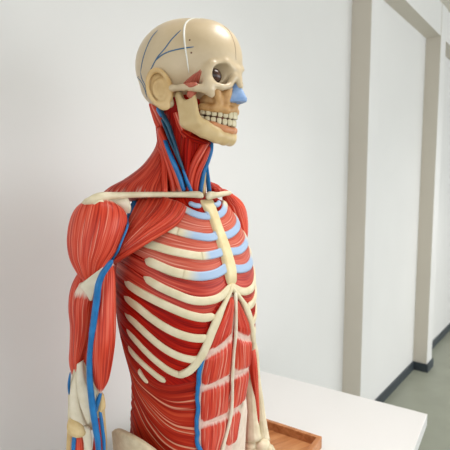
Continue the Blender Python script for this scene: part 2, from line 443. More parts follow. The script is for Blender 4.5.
def smin(a, b, k):
    h = np.clip(0.5 + 0.5 * (b - a) / k, 0, 1); return b + (a - b) * h - k * h * (1 - h)
def smax(a, b, k): return -smin(-a, -b, k)
def orient_out(o, ctr):
    pass

# ------------------------------------------------------------ the room
D39 = Vector((math.sin(math.radians(39)), math.cos(math.radians(39)), 0)); NRM = Vector((D39.y, -D39.x, 0))
P0 = Vector((1.248, 3.055, 0)); UP = Vector((0, 0, 1))
def st(o): o['kind'] = 'structure'; return o
def wp(s, off, z): return P0 + D39 * s + NRM * off + UP * z
CEIL = 2.67
fl = mk('floor', [wp(-6, -0.3, 0), wp(9, -0.3, 0), wp(9, 6, 0), wp(-6, 6, 0)], [(3, 2, 1, 0)], M['floor'], None, smooth=False, loc=Vector((0, 0, 0)), closed=False); st(fl)
ce = mk('ceiling', [wp(-6, -0.3, CEIL), wp(9, -0.3, CEIL), wp(9, 6, CEIL), wp(-6, 6, CEIL)], [(0, 1, 2, 3)], M['ceiling'], None, smooth=False, loc=Vector((0, 0, CEIL)), closed=False); st(ce)
st(box('wall_back', wp(1.5, -0.1, CEIL / 2), 7.5, 0.1, CEIL / 2, D39, NRM, M['wall']))
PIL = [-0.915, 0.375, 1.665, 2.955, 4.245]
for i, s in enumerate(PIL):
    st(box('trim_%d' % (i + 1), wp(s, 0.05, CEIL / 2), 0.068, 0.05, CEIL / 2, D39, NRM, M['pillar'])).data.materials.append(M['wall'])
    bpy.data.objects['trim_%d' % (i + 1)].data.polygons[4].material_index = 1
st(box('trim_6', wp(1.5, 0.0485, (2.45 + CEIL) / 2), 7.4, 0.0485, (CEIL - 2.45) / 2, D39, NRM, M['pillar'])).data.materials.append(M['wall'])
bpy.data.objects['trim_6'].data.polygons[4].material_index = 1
edges = [-6] + PIL + [9]
def baseboard(name, segs):
    V = []; Fc = []
    for (c, hx, hy) in segs:
        b = len(V)
        for z in (0.0, 0.062):
            for x, y in ((-1, -1), (1, -1), (1, 1), (-1, 1)): V.append(c + D39 * (hx * x) + NRM * (hy * y) + UP * z)
        Fc += [tuple(b + i for i in f) for f in [(0, 3, 2, 1), (4, 5, 6, 7), (0, 1, 5, 4), (1, 2, 6, 5), (2, 3, 7, 6), (3, 0, 4, 7)]]
    return st(mk(name, V, Fc, M['baseboard'], None, smooth=False, loc=wp(0, 0, 0)))
segs = []
for a, b in zip(edges[:-1], edges[1:]):
    a2 = a + (0.068 if a > -6 else 0); b2 = b - (0.068 if b < 9 else 0)
    segs.append((wp((a2 + b2) / 2, 0.006, 0), (b2 - a2) / 2, 0.006))
for s in PIL: segs.append((wp(s, 0.056, 0), 0.080, 0.056))
baseboard('baseboard_back', segs)

# table
TU = Vector((-0.838, 0.545, 0)); TV = Vector((-0.545, -0.838, 0)); TC = Vector((0.590, 1.236, 0))
def tp(u, v, z): return TC + TU * u + TV * v + UP * z
TW, TL = 0.62, 1.10
table = bpy.data.objects.new('side_table', None); table.location = tp(TW / 2, TL / 2, 0); COL.objects.link(table)
table['label'] = 'white laminate table under the anatomy model, with a thick square edge'; table['category'] = 'table'
box('table_top', tp(TW / 2, TL / 2, 0.7325), TW / 2, TL / 2, 0.0175, TU, TV, M['table'], table, bevel=0.0015)
box('apron', tp(TW / 2, TL / 2, 0.690), TW / 2 - 0.05, TL / 2 - 0.05, 0.024, TU, TV, M['metal'], table)
for u in (0.06, TW - 0.06):
    for v in (0.06, TL - 0.06):
        box('leg', tp(u, v, 0.333), 0.02, 0.02, 0.333, TU, TV, M['metal'], table, bevel=0.003)

# tray
TZ = 0.75; RIM = 0.030
corner = atz(322, 436.5, TZ + RIM)
def tr(u, v, z): return Vector((corner.x, corner.y, 0)) + TU * u + TV * v + UP * z
TRU, TRV, TT = 0.235, 0.17, 0.011
tray = bpy.data.objects.new('wooden_tray', None); tray.location = tr(TRU / 2, TRV / 2, TZ); COL.objects.link(tray)
tray['label'] = 'shallow brown wooden tray on the white table beside the model wrist'; tray['category'] = 'tray'
box('tray_bottom', tr(TRU / 2, TRV / 2, TZ + 0.004), TRU / 2 - 0.002, TRV / 2 - 0.002, 0.004, TU, TV, M['wood'], tray)
for (u, v, hu, hv) in ((TRU / 2, TT / 2, TRU / 2, TT / 2), (TRU / 2, TRV - TT / 2, TRU / 2, TT / 2), (TT / 2, TRV / 2, TT / 2, TRV / 2 - TT), (TRU - TT / 2, TRV / 2, TT / 2, TRV / 2 - TT)):
    box('tray_side', tr(u, v, TZ + RIM / 2), hu, hv, RIM / 2, TU, TV, M['wood'], tray, bevel=0.0012)

# ------------------------------------------------------------ torso wall
RINGS = [(1.400, .050, .048, .055), (1.392, .078, .060, .075), (1.375, .096, .068, .090), (1.35, .112, .080, .10), (1.31, .130, .102, .11), (1.26, .135, .122, .112), (1.21, .1345, .131, .112), (1.16, .131, .134, .105),
         (1.11, .1235, .133, .088), (1.06, .1125, .127, .070), (1.01, .111, .119, .066), (.96, .116, .110, .072), (.90, .126, .10, .08), (.84, .130, .098, .085), (.79, .130, .098, .085)]
def torso():
    n, ns = 90, 96
    P = np.array(RINGS); zs = np.linspace(P[0, 0], P[-1, 0], n)
    # smooth interpolation of the ring sizes
    def interp(k):
        y = np.interp(zs, P[::-1, 0], P[::-1, k])
        for _ in range(6): y[1:-1] = (y[:-2] + 2 * y[1:-1] + y[2:]) / 4
        return y
    w, fr, bk = interp(1), interp(2), interp(3)
    V = []; UV = []
    for i in range(n):
        for j in range(ns):
            t = 2 * math.pi * j / ns; c, s = math.cos(t), math.sin(t); e = 2 / 2.2
            l = w[i] * math.copysign(abs(c) ** e, c); f = (fr[i] if s > 0 else bk[i]) * math.copysign(abs(s) ** e, s)
            V.append(body(l, f, zs[i]))
            arc = abs(((t - math.pi / 2 + math.pi) % (2 * math.pi)) - math.pi) * 0.13
            UV.append((arc, zs[i] + arc * -0.75))
    fs = [tuple(reversed(f)) for f in grid_faces(n, ns, True)]
    V.append(body(0, 0, zs[0])); V.append(body(0, 0, zs[-1])); UV += [(0, 1.4), (0, .8)]; b0 = len(V) - 2
    for j in range(ns):
        fs.append((b0, j, (j + 1) % ns)); fs.append((b0 + 1, (n - 1) * ns + (j + 1) % ns, (n - 1) * ns + j))
    return mk('torso_wall', V, fs, M['muscle_deep'], root, UV, [0.0] * len(V))
core = torso(); B = bvh_of([core])
# round base the torso stands on
def base_disc():
    V = []; ns = 48
    for (z, k) in ((0.75, 1.0), (0.785, 1.0), (0.792, 0.97)):
        for j in range(ns):
            t = 2 * math.pi * j / ns; V.append(body(0.145 * k * math.cos(t), 0.005 + 0.12 * k * math.sin(t), z))
    fs = grid_faces(3, ns, True); V.append(body(0, 0, .75)); V.append(body(0, 0, .792))
    for j in range(ns): fs.append((len(V) - 2, (j + 1) % ns, j)); fs.append((len(V) - 1, 2 * ns + j, 2 * ns + (j + 1) % ns))
    o = mk('base', V, fs, M['bone'], root)
base_disc()

# ------------------------------------------------------------ ribs and the muscles between them
RIBS = {
 2: ([(214, 215), (206, 217), (198, 216), (190, 213), (182, 209), (172, 205)], 6.5, 0.80),
 3: ([(220, 235), (209, 238), (198, 237), (186, 234.5), (174, 231), (160, 226), (148, 221), (138, 216)], 7.3, 0.44),
 4: ([(223, 251), (216, 254), (207, 256), (198, 256.3), (184, 254), (170, 251), (157, 247), (145, 243), (134, 238.5)], 7.4, 0.17),
 5: ([(226, 267), (219, 272), (211, 275), (198, 276.5), (182, 274), (170, 270.7), (156, 264.5), (142.5, 258.5)], 8.0, 0.43),
 6: ([(230, 285), (225, 292), (216, 298.5), (203, 301), (190, 299.5), (176, 294), (160, 286.5), (141, 275)], 7.3, 0.0),
 7: ([(214, 315.5), (203, 317.5), (190, 315), (178, 310.5), (166, 305), (152, 298), (137, 289.5), (122, 280)], 7.4, 0.0),
 8: ([(209, 337.5), (200, 338), (190, 336.8), (178, 333), (166, 327), (152, 317.5), (138, 306), (121.5, 294.5)], 7.2, 0.0),
 9: ([(203, 357), (195, 359), (184, 357), (172, 352), (160, 344), (148, 333.5), (136, 322), (122.5, 311)], 6.6, 0.0),
 10: ([(186, 375), (177, 373), (168, 368.5), (157, 360), (146, 349.5), (136, 338.5), (125, 327)], 5.8, 0.0),
 11: ([(166, 381), (158, 375), (148, 366.5), (138, 357), (127, 344.5)], 5.2, 0.0),
 12: ([(149, 382), (144, 376), (139, 368.5)], 3.6, 0.0),
}
EXT = {2: [(160, 200)], 3: [(125, 209)], 4: [(122, 232)], 5: [(130, 252), (116, 244)], 6: [(128, 266), (112, 257)], 7: [(112, 271)], 8: [(112, 285)], 9: [(114, 300)], 10: [(117, 316)], 11: [(119, 333)]}
full = {k: RIBS[k][0] + EXT.get(k, []) for k in RIBS}
gaps = []
for k in range(2, 11):
    a, b = full[k], full[k + 1]
    n = 14
    A_ = [tuple(p) for p in catmull(a, n)]; B_ = [tuple(p) for p in catmull(b, n)]
    if k == 10: A_ = [tuple(p) for p in catmull(a[1:], n)]
    mat = M['muscle_pink'] if k <= 4 else (M['muscle'] if k <= 6 else M['muscle_deep'])
    g = sheet('intercostal_muscle', B, [A_, B_], mat, h=0.0028, nu=40, nv=14, groove=0.0003, seed=k, edge=0.2,
              tend=(lambda u, v: 0.55 * max(0, 1 - u / 0.25) * max(0, 1 - abs(v - 0.85) / 0.3)) if k > 3 else None)
    mirror_mesh(g, 'intercostal_muscle')
def split_rib(k, pts, w, blue):
    n = 40; P = [tuple(p) for p in catmull(pts, n)]
    def build(frac, mirrored):
        m = int(round(frac * (n - 1))); m = min(m, n - 8) if frac else 0
        bone = P[max(m - 1, 0):]
        rib = ribbon('rib', B, bone[::2] if len(bone) > 10 else bone, w, M['rib'], thick=0.0030, lift=0.0027, power=0.6, sink=0.0040)
        ca = None
        if m > 1:
            ca = ribbon('costal_cartilage', B, P[:m + 5][::2] if m > 6 else P[:m + 4], w * 1.01, M['cart_fade'], thick=0.0031, lift=0.00272, parent=rib, power=0.6, round_ends=False, tend=lambda t, c: min(1, max(0, (t - 0.62) / 0.30)))
        if mirrored:
            r2 = mirror_mesh(rib, 'rib'); c2 = mirror_mesh(ca, 'costal_cartilage', r2) if ca else None
            for o in (ca, rib):
                if o: bpy.data.objects.remove(o)
            ca = c2
        if ca: ca['label'] = 'light blue rib cartilage'
    build(blue, False)
    build({2: .85, 3: .85, 4: .7, 5: .7, 6: 0, 7: 0}.get(k, 0), True)
for k in RIBS: split_rib(k, RIBS[k][0], RIBS[k][1] * 1.14, RIBS[k][2])
# first rib stub of cartilage beneath the collar bone
fr = ribbon('first_rib', B, [(200, 207), (194, 206.5), (188, 204)], 5.5, M['cartilage'], thick=0.004, lift=0.004); mirror_mesh(fr, 'first_rib')
# mirror-side cartilage of the middle ribs is blue in view
# costal arch
arch = ribbon('costal_arch', B, [(231, 286), (227.5, 294), (222.5, 305), (217, 317), (211.5, 330), (207, 342), (201.5, 354), (195, 364), (187, 371), (178, 373.5)],
              [5, 4.5, 5, 8.5, 9, 8.5, 8.5, 8, 8, 7], M['rib'], thick=0.0044, lift=0.0038, power=0.8); mirror_mesh(arch, 'costal_arch')
st_l = [(199, 198), (201, 205), (206, 215), (211, 228), (216, 243), (220.5, 258), (223.5, 272), (227, 284), (231, 288.5)]
st_r = [(213, 197), (214.5, 204), (217, 214), (221.5, 228), (227.5, 243), (232, 257), (235.3, 270), (235.5, 282), (232.5, 288.5)]
sheet('sternum', B, [st_l, [((a[0] + b[0]) / 2, (a[1] + b[1]) / 2) for a, b in zip(st_l, st_r)], st_r], M['sternum'], h=0.0085, nu=40, nv=12, groove=0.0, edge=0.22, base=-0.002)

# ------------------------------------------------------------ belly
ob = sheet('external_oblique', B, [[(119, 330), (130, 355), (148, 376), (170, 384), (199, 379)],
                              [(124, 345), (134, 372), (152, 388), (174, 398), (198, 402)],
                              [(131, 372), (140, 392), (156, 407), (177, 420), (198, 428)],
                              [(131, 392), (138, 410), (152, 430), (172, 446), (198, 458)],
                              [(129, 415), (132, 432), (142, 460), (165, 490), (196, 510)]], M['muscle_oblique'], h=0.003, nu=44, nv=60, groove=0.0004, edge=0.06, seed=8,
           tend=lambda u, v: 0.5 * max(0, (u - 0.9) / 0.1))
mirror_mesh(ob, 'external_oblique')
ap = sheet('rectus_sheath', B, [[(231, 292), (221, 318), (209, 344), (200, 370), (197, 400), (197, 430), (199, 480)],
                          [(233, 292), (233, 330), (230, 372), (229.5, 400), (226, 425), (217, 480)]], M['aponeurosis'], h=0.002, nu=40, nv=20, groove=0, edge=0.03)
apm = mirror_mesh(ap, 'rectus_sheath')
M['sheath'] = noisy_mat('sheath_pink', srgb(214, 170, 156), srgb(230, 202, 188), 90, 0.45, 0.2)
ap.data.materials[0] = M['sheath']; apm.data.materials[0] = M['sheath']
def rect(cols, tend, seed):
    o = sheet('rectus_abdominis', B, cols, M['muscle_rectus'], h=0.007, nu=26, nv=26, groove=0.0005, seed=seed, tend=tend, edge=0.22, base=0.001)
    mirror_mesh(o, 'rectus_abdominis')
def tnd(u, v):
    e = min(u, 1 - u) ; f_ = min(v, 1 - v)
    return 0.9 * max(0, 1 - e / 0.16) + 0.5 * max(0, 1 - f_ / 0.10)
rect([[(229.5, 297), (222, 315), (214, 333), (207, 352)], [(230.5, 296), (227, 315), (222, 332), (219, 346)], [(232, 296), (232.3, 310), (232, 322), (231, 334)]], lambda u, v: 0.9 * max(0, (u - 0.88) / 0.12), 1)
rect([[(205, 356.5), (203, 366), (201, 376), (201, 386)], [(222, 346), (220, 360), (216, 372), (210.5, 384)], [(232, 334.5), (232, 349), (231, 361), (229.5, 374.8)]], tnd, 2)
rect([[(201, 387.5), (200, 399), (200, 410), (200, 422.5)], [(220, 381.5), (218, 395), (213.5, 408), (207.5, 421)], [(229.3, 376), (229, 389), (228.5, 400), (228, 412.5)]], tnd, 3)
rect([[(200, 424), (200, 437), (200.5, 448), (201, 460)], [(218.5, 418.5), (215.5, 433), (211, 446), (207, 459)], [(227.5, 413.5), (226, 427), (222.5, 439), (218, 452)]], tnd, 4)
la = ribbon('linea_alba', B, [(233, 291), (233.5, 312), (233.3, 334), (231.5, 352), (230.2, 374), (230, 392), (229, 411), (225.5, 427), (221, 445), (216, 470)], [5, 3, 3, 2.6, 3.4, 2.8, 3.6, 3.6, 4, 4], M['tendon'], thick=0.003, lift=0.006)
B2 = bvh_of([core, ob, ap])
ev = ribbon('epigastric_vein', B2, [(203.5, 357), (200.5, 364), (198.6, 372), (198.4, 382), (199.3, 391), (196.9, 402), (196.6, 411), (198.2, 421), (197.6, 430), (198.3, 440), (200, 452), (200, 465)], [2.6, 4.2, 4.6, 4.4, 3.8, 3.8, 4.2, 4, 4.2, 4, 4.4, 4], M['vein'], thick=0.0036, lift=0.004)

# hip bone wings
def hip():
    prof = [(-0.120, -0.047, 0.930), (-0.129, -0.036, 0.957), (-0.138, -0.020, 0.978), (-0.142, 0.004, 0.991), (-0.141, 0.030, 0.994), (-0.133, 0.054, 0.988), (-0.117, 0.078, 0.968), (-0.100, 0.098, 0.942), (-0.078, 0.112, 0.912), (-0.058, 0.120, 0.875)]
    P = catmull(prof, 48); V = []; n = len(P); m = 14; T = 0.0065
    for i, p in enumerate(P):
        a = P[max(i - 1, 0)]; b = P[min(i + 1, n - 1)]; tx, ty = b[0] - a[0], b[1] - a[1]; q = math.hypot(tx, ty); nx, ny = -ty / q, tx / q
        if nx * p[0] + ny * p[1] < 0: nx, ny = -nx, -ny
        ring = []
        for j in range(m):       # outer face, rounded rim, inner face
            t = j / (m - 1)
            if t < 0.35: off, z = T, 0.80 + (p[2] - T - 0.80) * t / 0.35
            elif t < 0.65:
                a_ = (t - 0.35) / 0.30 * math.pi; off, z = T * math.cos(a_), p[2] - T + T * math.sin(a_)
            else: off, z = -T, 0.80 + (p[2] - T - 0.80) * (1 - t) / 0.35
            # the wing flares outward towards its crest
            fl = 0.012 * max(0, (z - 0.80) / 0.16)
            ring.append(body(p[0] + nx * (off + fl - 0.006), p[1] + ny * (off + fl - 0.006), z))
        V += ring
    fs = grid_faces(n, m, True); fs.append(tuple(range(m))); fs.append(tuple(reversed(range((n - 1) * m, n * m))))
    o = mk('hip_bone', V, fs, M['hip'], root)
hip()
sheet('hip_bone', B, [[(246, 392), (245, 410), (244, 430), (243, 470)], [(241.5, 392), (240, 412), (237, 432), (232, 470)], [(240.5, 393), (236.5, 412), (233, 433), (228, 470)]], M['aponeurosis'], h=0.004, nu=30, nv=12, groove=0, base=-0.004, lift=0.006, edge=0.35)

# ------------------------------------------------------------ shoulder, arm
sides = lambda u, th: 0
delt = lofted('deltoid_muscle', [(88, 202, 112, 202, .735, .9), (79, 208, 122, 208, .73, .85), (73, 216, 126.5, 216, .725, .8), (69.5, 227, 126, 226, .72, .78), (68, 240, 122, 239, .715, .78), (68.5, 251, 116.5, 250, .71, .75),
                    (71.5, 263, 108, 262, .705, .75), (77, 273, 101.5, 272, .70, .7), (83, 280, 96, 279, .70, .6), (88, 287, 93, 286, .70, .5)], M['muscle_arm'], nu=44, ns=72, groove=0.010,
               tend=lambda u, th: 0.95 * max(0, 1 - u / 0.17) + max(0, (u - 0.86) / 0.14))
brach = lofted('brachialis_muscle', [(80, 283, 93, 283, .71, .7), (74.5, 294, 95, 294, .71, .75), (73, 308, 93, 308, .71, .8), (74, 322, 91, 322, .712, .8), (73.5, 338, 88.5, 338, .715, .8), (73, 352, 84, 352, .718, .8), (74, 366, 79.5, 366, .72, .7), (76, 377, 77.5, 377, .72, .7)],
                M['muscle_arm'], groove=0.012, seed=5, tend=lambda u, th: 1.2 * max(0, 1 - u / 0.24) + max(0, (u - 0.85) / 0.15))
tric = lofted('triceps_muscle', [(80, 270, 98, 270, .745, .9), (74, 280, 106, 280, .745, .8), (70, 292, 108, 292, .745, .8), (69, 308, 108, 308, .745, .8), (70.5, 325, 106, 325, .745, .8), (70, 345, 102, 345, .745, .8), (69.5, 362, 98, 362, .745, .8), (74, 380, 92, 380, .745, .8)], M['muscle_arm'], groove=0.012, seed=6)
bic = lofted('biceps_muscle', [(101, 262, 113, 262, .715, .8), (98, 275, 115, 275, .71, .85), (95.5, 290, 115.5, 290, .705, .85), (93.5, 308, 115.7, 308, .70, .9), (92.5, 325, 115.7, 325, .697, .9), (91.5, 342, 115, 342, .695, .9), (91, 357, 113.2, 357, .697, .85), (92.2, 370, 111, 370, .70, .8), (93.8, 381, 108.3, 381, .703, .75), (96.5, 388, 104.5, 388, .705, .7), (99.5, 393, 101.5, 393, .705, .7)],
              M['muscle_arm'], nu=44, groove=0.010, seed=7, tend=lambda u, th: max(0, 1 - u / 0.06) + 0.7 * max(0, (u - 0.9) / 0.1))
# tendon web between deltoid and brachialis
lofted('deltoid_tendon', [(87, 279, 103, 267, .692, .35), (82, 283, 100, 275, .692, .3), (80.5, 287, 97, 283, .692, .3), (85, 292, 94, 291, .692, .35), (90, 301, 92.5, 300, .695, .4)], M['tendon'], groove=0.01, nu=16)

# elbow and forearm bones
hum = lofted('humerus', [(76, 350, 92, 350, .735, .7), (73, 372, 92, 372, .735, .7), (69, 390, 99, 390, .735, .6), (68.5, 405, 103.5, 402, .735, .6), (68, 415, 104, 411, .735, .55), (69, 424, 104, 420, .735, .5), (74, 430, 102, 426, .735, .4)], M['bone'], groove=0.006, nu=30)
cond = lofted('elbow_condyle', [(70, 417, 82, 423, .715, .8), (68, 421, 86, 428, .712, .8), (67.5, 426, 88, 431, .712, .8), (69, 430, 86, 434, .714, .8)], M['condyle'], groove=0.015, nu=16)
cond2 = lofted('elbow_condyle', [(99.5, 391, 104, 395, .718, .8), (98, 402, 105.3, 403, .716, .8), (96, 412, 105, 409, .716, .8), (96, 418, 100, 414, .716, .8)], M['condyle'], groove=0.015, nu=16)
t1 = lofted('arm_tendon', [(77, 364, 83.5, 360, .712, .7), (76.5, 378, 84.5, 374, .71, .7), (77.5, 392, 88, 388, .708, .6), (80, 404, 90.5, 400, .706, .55), (84, 416, 92, 412, .705, .5), (88, 424, 92, 420, .706, .5)], M['tendon'], groove=0.01, nu=24)
t2 = lofted('arm_tendon', [(75.5, 372, 79, 372, .716, .7), (71, 386, 79.5, 388, .716, .6), (69.5, 400, 81, 404, .714, .6), (69, 412, 84, 418, .712, .5), (72, 420, 86, 425, .712, .5)], M['tendon'], groove=0.01, nu=24)
lofted('biceps_tendon', [(96, 378, 103, 382, .708, .6), (93, 388, 98.5, 391, .708, .6), (93, 398, 96.5, 399, .71, .6), (93, 408, 96, 408, .712, .6)], M['tendon'], groove=0.01, nu=18)
# forearm down towards the table
ul = lofted('ulna', [(67.5, 424, 75, 428, .73, .8), (67, 436, 74, 436, .73, .8), (66, 460, 73, 460, .73, .8), (66, 520, 72, 520, .73, .8), (66, 545, 76, 545, .73, .8)], M['condyle'], groove=0.01)
rd = lofted('radius', [(98, 408, 104.5, 408, .735, .8), (101, 425, 106, 425, .735, .8), (102, 450, 107, 450, .735, .8), (98, 520, 105, 520, .73, .8), (94, 545, 105, 545, .73, .8)], M['condyle'], groove=0.01)
lofted('forearm_muscle', [(75, 431, 80, 431, .718, .8), (73, 440, 84, 440, .715, .8), (71.5, 465, 85, 465, .715, .8), (72, 500, 84, 500, .72, .8), (75, 535, 82, 535, .722, .8)], M['muscle_arm'], groove=0.012, seed=11)
lofted('forearm_tendon', [(81, 424, 90, 428, .712, .6), (82.5, 436, 91.5, 436, .71, .6), (84, 452, 92, 452, .71, .6), (82, 520, 90, 520, .715, .6)], M['tendon'], groove=0.01)
lofted('forearm_muscle', [(97, 418, 100, 418, .725, .8), (95, 428, 103, 428, .72, .8), (93, 445, 105, 445, .72, .8), (90, 480, 104, 480, .72, .8), (88, 530, 98, 530, .722, .8)], M['muscle_arm'], groove=0.012, seed=12)
AB = bvh_of([delt, brach, bic, tric, hum, t1, t2, cond])

# pectoral fan from the breastbone to the arm
pec = sheet('pectoral_muscle', B, [[(112, 258), (119, 243), (125, 225), (131, 208), (136, 198)],
                                   [(112.5, 261), (126, 244), (142, 224), (155, 207), (163, 198)],
                                   [(113, 263), (133, 246), (153, 230), (170, 214), (181, 202)],
                                   [(113.5, 265), (135, 251), (157, 237.5), (176, 226), (184, 216), (187.5, 207)]], M['muscle_arm'], h=0.009, nu=50, nv=60, groove=0.0009, edge=0.07, seed=9,
            toward=lambda u, v: 0.045 * (1 - u) ** 1.6 + 0.004, tend=lambda u, v: 0.5 * max(0, (u - 0.93) / 0.07))
# far-side pectoral and shoulder flap seen past the ribs
lofted('deltoid_muscle', [(222, 189, 228, 191, .90, .6), (222, 196, 238, 198, .905, .6), (223, 202, 243.5, 204, .91, .6), (226, 209, 246.5, 211, .91, .6), (229.5, 217, 247.8, 219, .91, .6), (234, 225, 248.2, 227, .905, .6), (239, 232, 248, 234, .90, .6), (244, 238.5, 247, 239.5, .90, .6)], M['muscle_arm'], nu=36, groove=0.01, seed=14)
lofted('trapezius_muscle', [(207, 180, 208, 180, .87, .6), (207, 183, 213, 184, .88, .7), (208, 187, 221, 188, .89, .7), (210, 190.5, 226, 191.5, .89, .7), (212, 195, 228, 196, .89, .7)], M['muscle'], nu=20)

# collar bones
clv = tube3('clavicle', [at(84, 203.5, .70), at(91, 200, .70), at(101, 196.7, .71), at(118, 195.5, .73), at(138, 194.8, .75), at(160, 194.6, .77), at(182, 194.6, .785), at(198, 194.6, .79), at(203, 197, .795)],
            [.0035, .006, .0072, .0055, .0048, .0048, .0052, .0064, .006], M['bone'], flat=0.85, flat_dir=Vector((0, -1, 0)), n=60)
tube3('clavicle', [at(207, 198, .80), at(210, 195.5, .81), at(217, 195, .83), at(225, 193.5, .86), at(231, 193, .89)], [.006, .0075, .0055, .005, .004], M['bone'], n=30)
lofted('coracoid_process', [(104, 198, 128, 198, .745, .4), (108, 203, 130, 203, .74, .4), (114, 208, 131, 208, .74, .4), (122, 213, 130, 213, .742, .4)], M['tendon'], groove=0.01, nu=16)
lofted('acromion', [(84, 202.5, 96, 198, .715, .8), (82, 204.5, 104, 200, .712, .7), (84, 207, 110, 204, .712, .6), (92, 208, 108, 206, .714, .4)], M['bone'], groove=0.01, nu=16)

# ------------------------------------------------------------ head frame and skull
HB = math.radians(60)
HC = Vector((-0.0613, 0.80, 1.6137))
FH = Vector((math.sin(HB), -math.cos(HB), 0)); LH = Vector((math.cos(HB), math.sin(HB), 0))
def hd(x, y, z): return HC + LH * (x / 100) + FH * (y / 100) + UP * (z / 100)
def implicit(name, fn, lo, hi, step, mat, parent=root):
    V, Fc = surf_net(fn, lo, hi, step)
    # frame (LH, FH, UP) is right-handed
    return mk(name, [hd(*v) for v in V], Fc.tolist(), mat, parent)
def cranium_fn(X, Y, Z):
    A = abs(X)
    d = ell(X, Y, Z, (0, -1.4, 1.3), (7.2, 9.15, 7.55))
    d = smin(d, ell(X, Y, Z, (0, 3.0, 1.4), (5.9, 6.7, 6.5)), 1.5)
    d = smin(d, ell(X, Y, Z, (0, -4.2, -2.6), (5.2, 5.2, 3.6)), 1.0)
    d = smin(d, ell(X, Y, Z, (0, 3.6, -2.6), (3.9, 4.4, 3.2)), 0.8)
    d = smin(d, ell(A, Y, Z, (3.3, 5.9, -1.9), (2.1, 2.3, 2.2)), 0.5)
    # temple hollow behind the orbit
    d = smax(d, -ell(A, Y, Z, (8.7, 4.4, -3.0), (2.6, 2.2, 2.4)), 0.9)
    d = smin(d, chain(A, Y, Z, [(0, 9.2, -1.1, .65), (2.6, 8.75, -.3, .5), (4.2, 7.6, -.6, .3)]), 0.9)
    d = smin(d, chain(A, Y, Z, [(4.5, 7.2, -.7, .35), (4.95, 6.85, -2.0, .42), (4.9, 6.9, -3.4, .55)]), 0.8)
    d = smin(d, chain(A, Y, Z, [(4.9, 6.9, -3.7, .85), (4.8, 6.9, -4.5, .95), (4.4, 7.1, -5.2, .6)]), 0.9)
    d = smin(d, chain(A, Y, Z, [(4.6, 7.5, -3.8, .55), (3.2, 8.4, -4.05, .5), (1.9, 8.9, -3.7, .5)]), 0.4)
    d = smin(d, chain(A, Y, Z, [(0, 9.3, -1.0, .8), (0, 9.6, -2.4, .62), (0, 10.0, -3.5, .5)]), 0.4)
    d = smin(d, chain(A, Y, Z, [(.8, 9.3, -2.0, .6), (1.5, 8.8, -3.4, .6)]), 0.4)
    d = smin(d, chain(A, Y, Z, [(5.0, 6.9, -4.5, .75), (6.0, 5.2, -4.3, .6), (6.6, 3.2, -4.15, .5), (6.8, 1.2, -4.1, .52), (6.5, .2, -4.2, .7)]), 0.3)
    d = smin(d, chain(A, Y, Z, [(6.2, -1.0, -4.0, 1.2), (5.7, -.2, -6.2, .75)]), 0.6)
    # eye sockets
    Xr = (A - 3.35); Yr = Y - 9.4
    xs = Xr - 0.18 * Yr * 0; 
    d = smax(d, -ell(A, Y, Z, (3.35, 9.6, -1.95), (1.70, 3.5, 1.60)), 0.25)
    return d
cr = implicit('cranium', cranium_fn, (-8.2, -11.6, -8), (8.2, 11.6, 10), 0.2, M['cranium'])
def upper_fn(X, Y, Z):
    A = abs(X)
    d = ell(X, Y, Z, (0, 5.6, -5.2), (2.9, 3.4, 2.4))
    d = smin(d, chain(A, Y, Z, [(0, 8.6, -7.4, .66), (1.5, 8.2, -7.35, .66), (2.6, 6.7, -7.1, .66), (3.0, 4.4, -6.8, .66)]), 0.5)
    d = smin(d, chain(A, Y, Z, [(3.3, 7.4, -4.4, .75), (2.5, 7.4, -6.2, .6)]), 0.6)
    d = smin(d, chain(A, Y, Z, [(1.3, 8.6, -3.9, .6), (1.5, 8.3, -6.0, .6)]), 0.6)
    d = smin(d, chain(A, Y, Z, [(0, 8.5, -6.0, .6), (0, 9.0, -6.8, .5)]), 0.4)
    return d
uj = implicit('upper_jaw', upper_fn, (-4.5, 1.5, -8.2), (4.5, 10, -2.5), 0.15, M['ochre'])
uj['label'] = 'ochre upper jaw bone'
def mand_fn(X, Y, Z):
    A = abs(X)
    Ys = Y - 0.22 * (-Z - 7.6)
    d = rbox(A + 0.05 * (Z + 7), Ys, Z, (5.1, 3.1, -7.2), (.46, 1.95, 2.75), .44)
    d = smax(d, -ell(A, Y, Z, (5.2, 2.9, -4.5), (1.6, 1.25, 1.35)), 0.2)
    d = smin(d, chain(A, Y, Z, [(5.2, 1.1, -4.9, .55), (5.1, 1.5, -6.0, .5)]), 0.4)
    d = smin(d, chain(A, Y, Z, [(4.9, 3.0, -9.9, .8), (4.0, 5.2, -11.0, .95), (2.5, 6.7, -11.8, .95), (1.0, 7.4, -12.1, .95), (0, 7.5, -12.1, .9)]), 1.3)
    d = smin(d, chain(A, Y, Z, [(4.8, 4.2, -9.0, .6), (4.0, 5.6, -9.8, .7), (2.6, 7.0, -10.9, .65), (1.2, 7.7, -11.5, .6), (0, 7.9, -11.5, .6)]), 1.0)
    return d
mj = implicit('lower_jaw', mand_fn, (-6.6, -.6, -13.8), (6.6, 10.2, -3.6), 0.15, M['jaw'])
gum = implicit('gum', lambda X, Y, Z: chain(abs(X), Y, Z, [(0, 8.35, -10.6, .62), (1.5, 7.9, -10.5, .62), (2.6, 6.4, -9.9, .6), (3.2, 4.4, -9.3, .6)]), (-4.2, 3.2, -11.6), (4.2, 9.4, -8.4), 0.15, M['gum'], mj)
gum['label'] = 'orange lower gum'
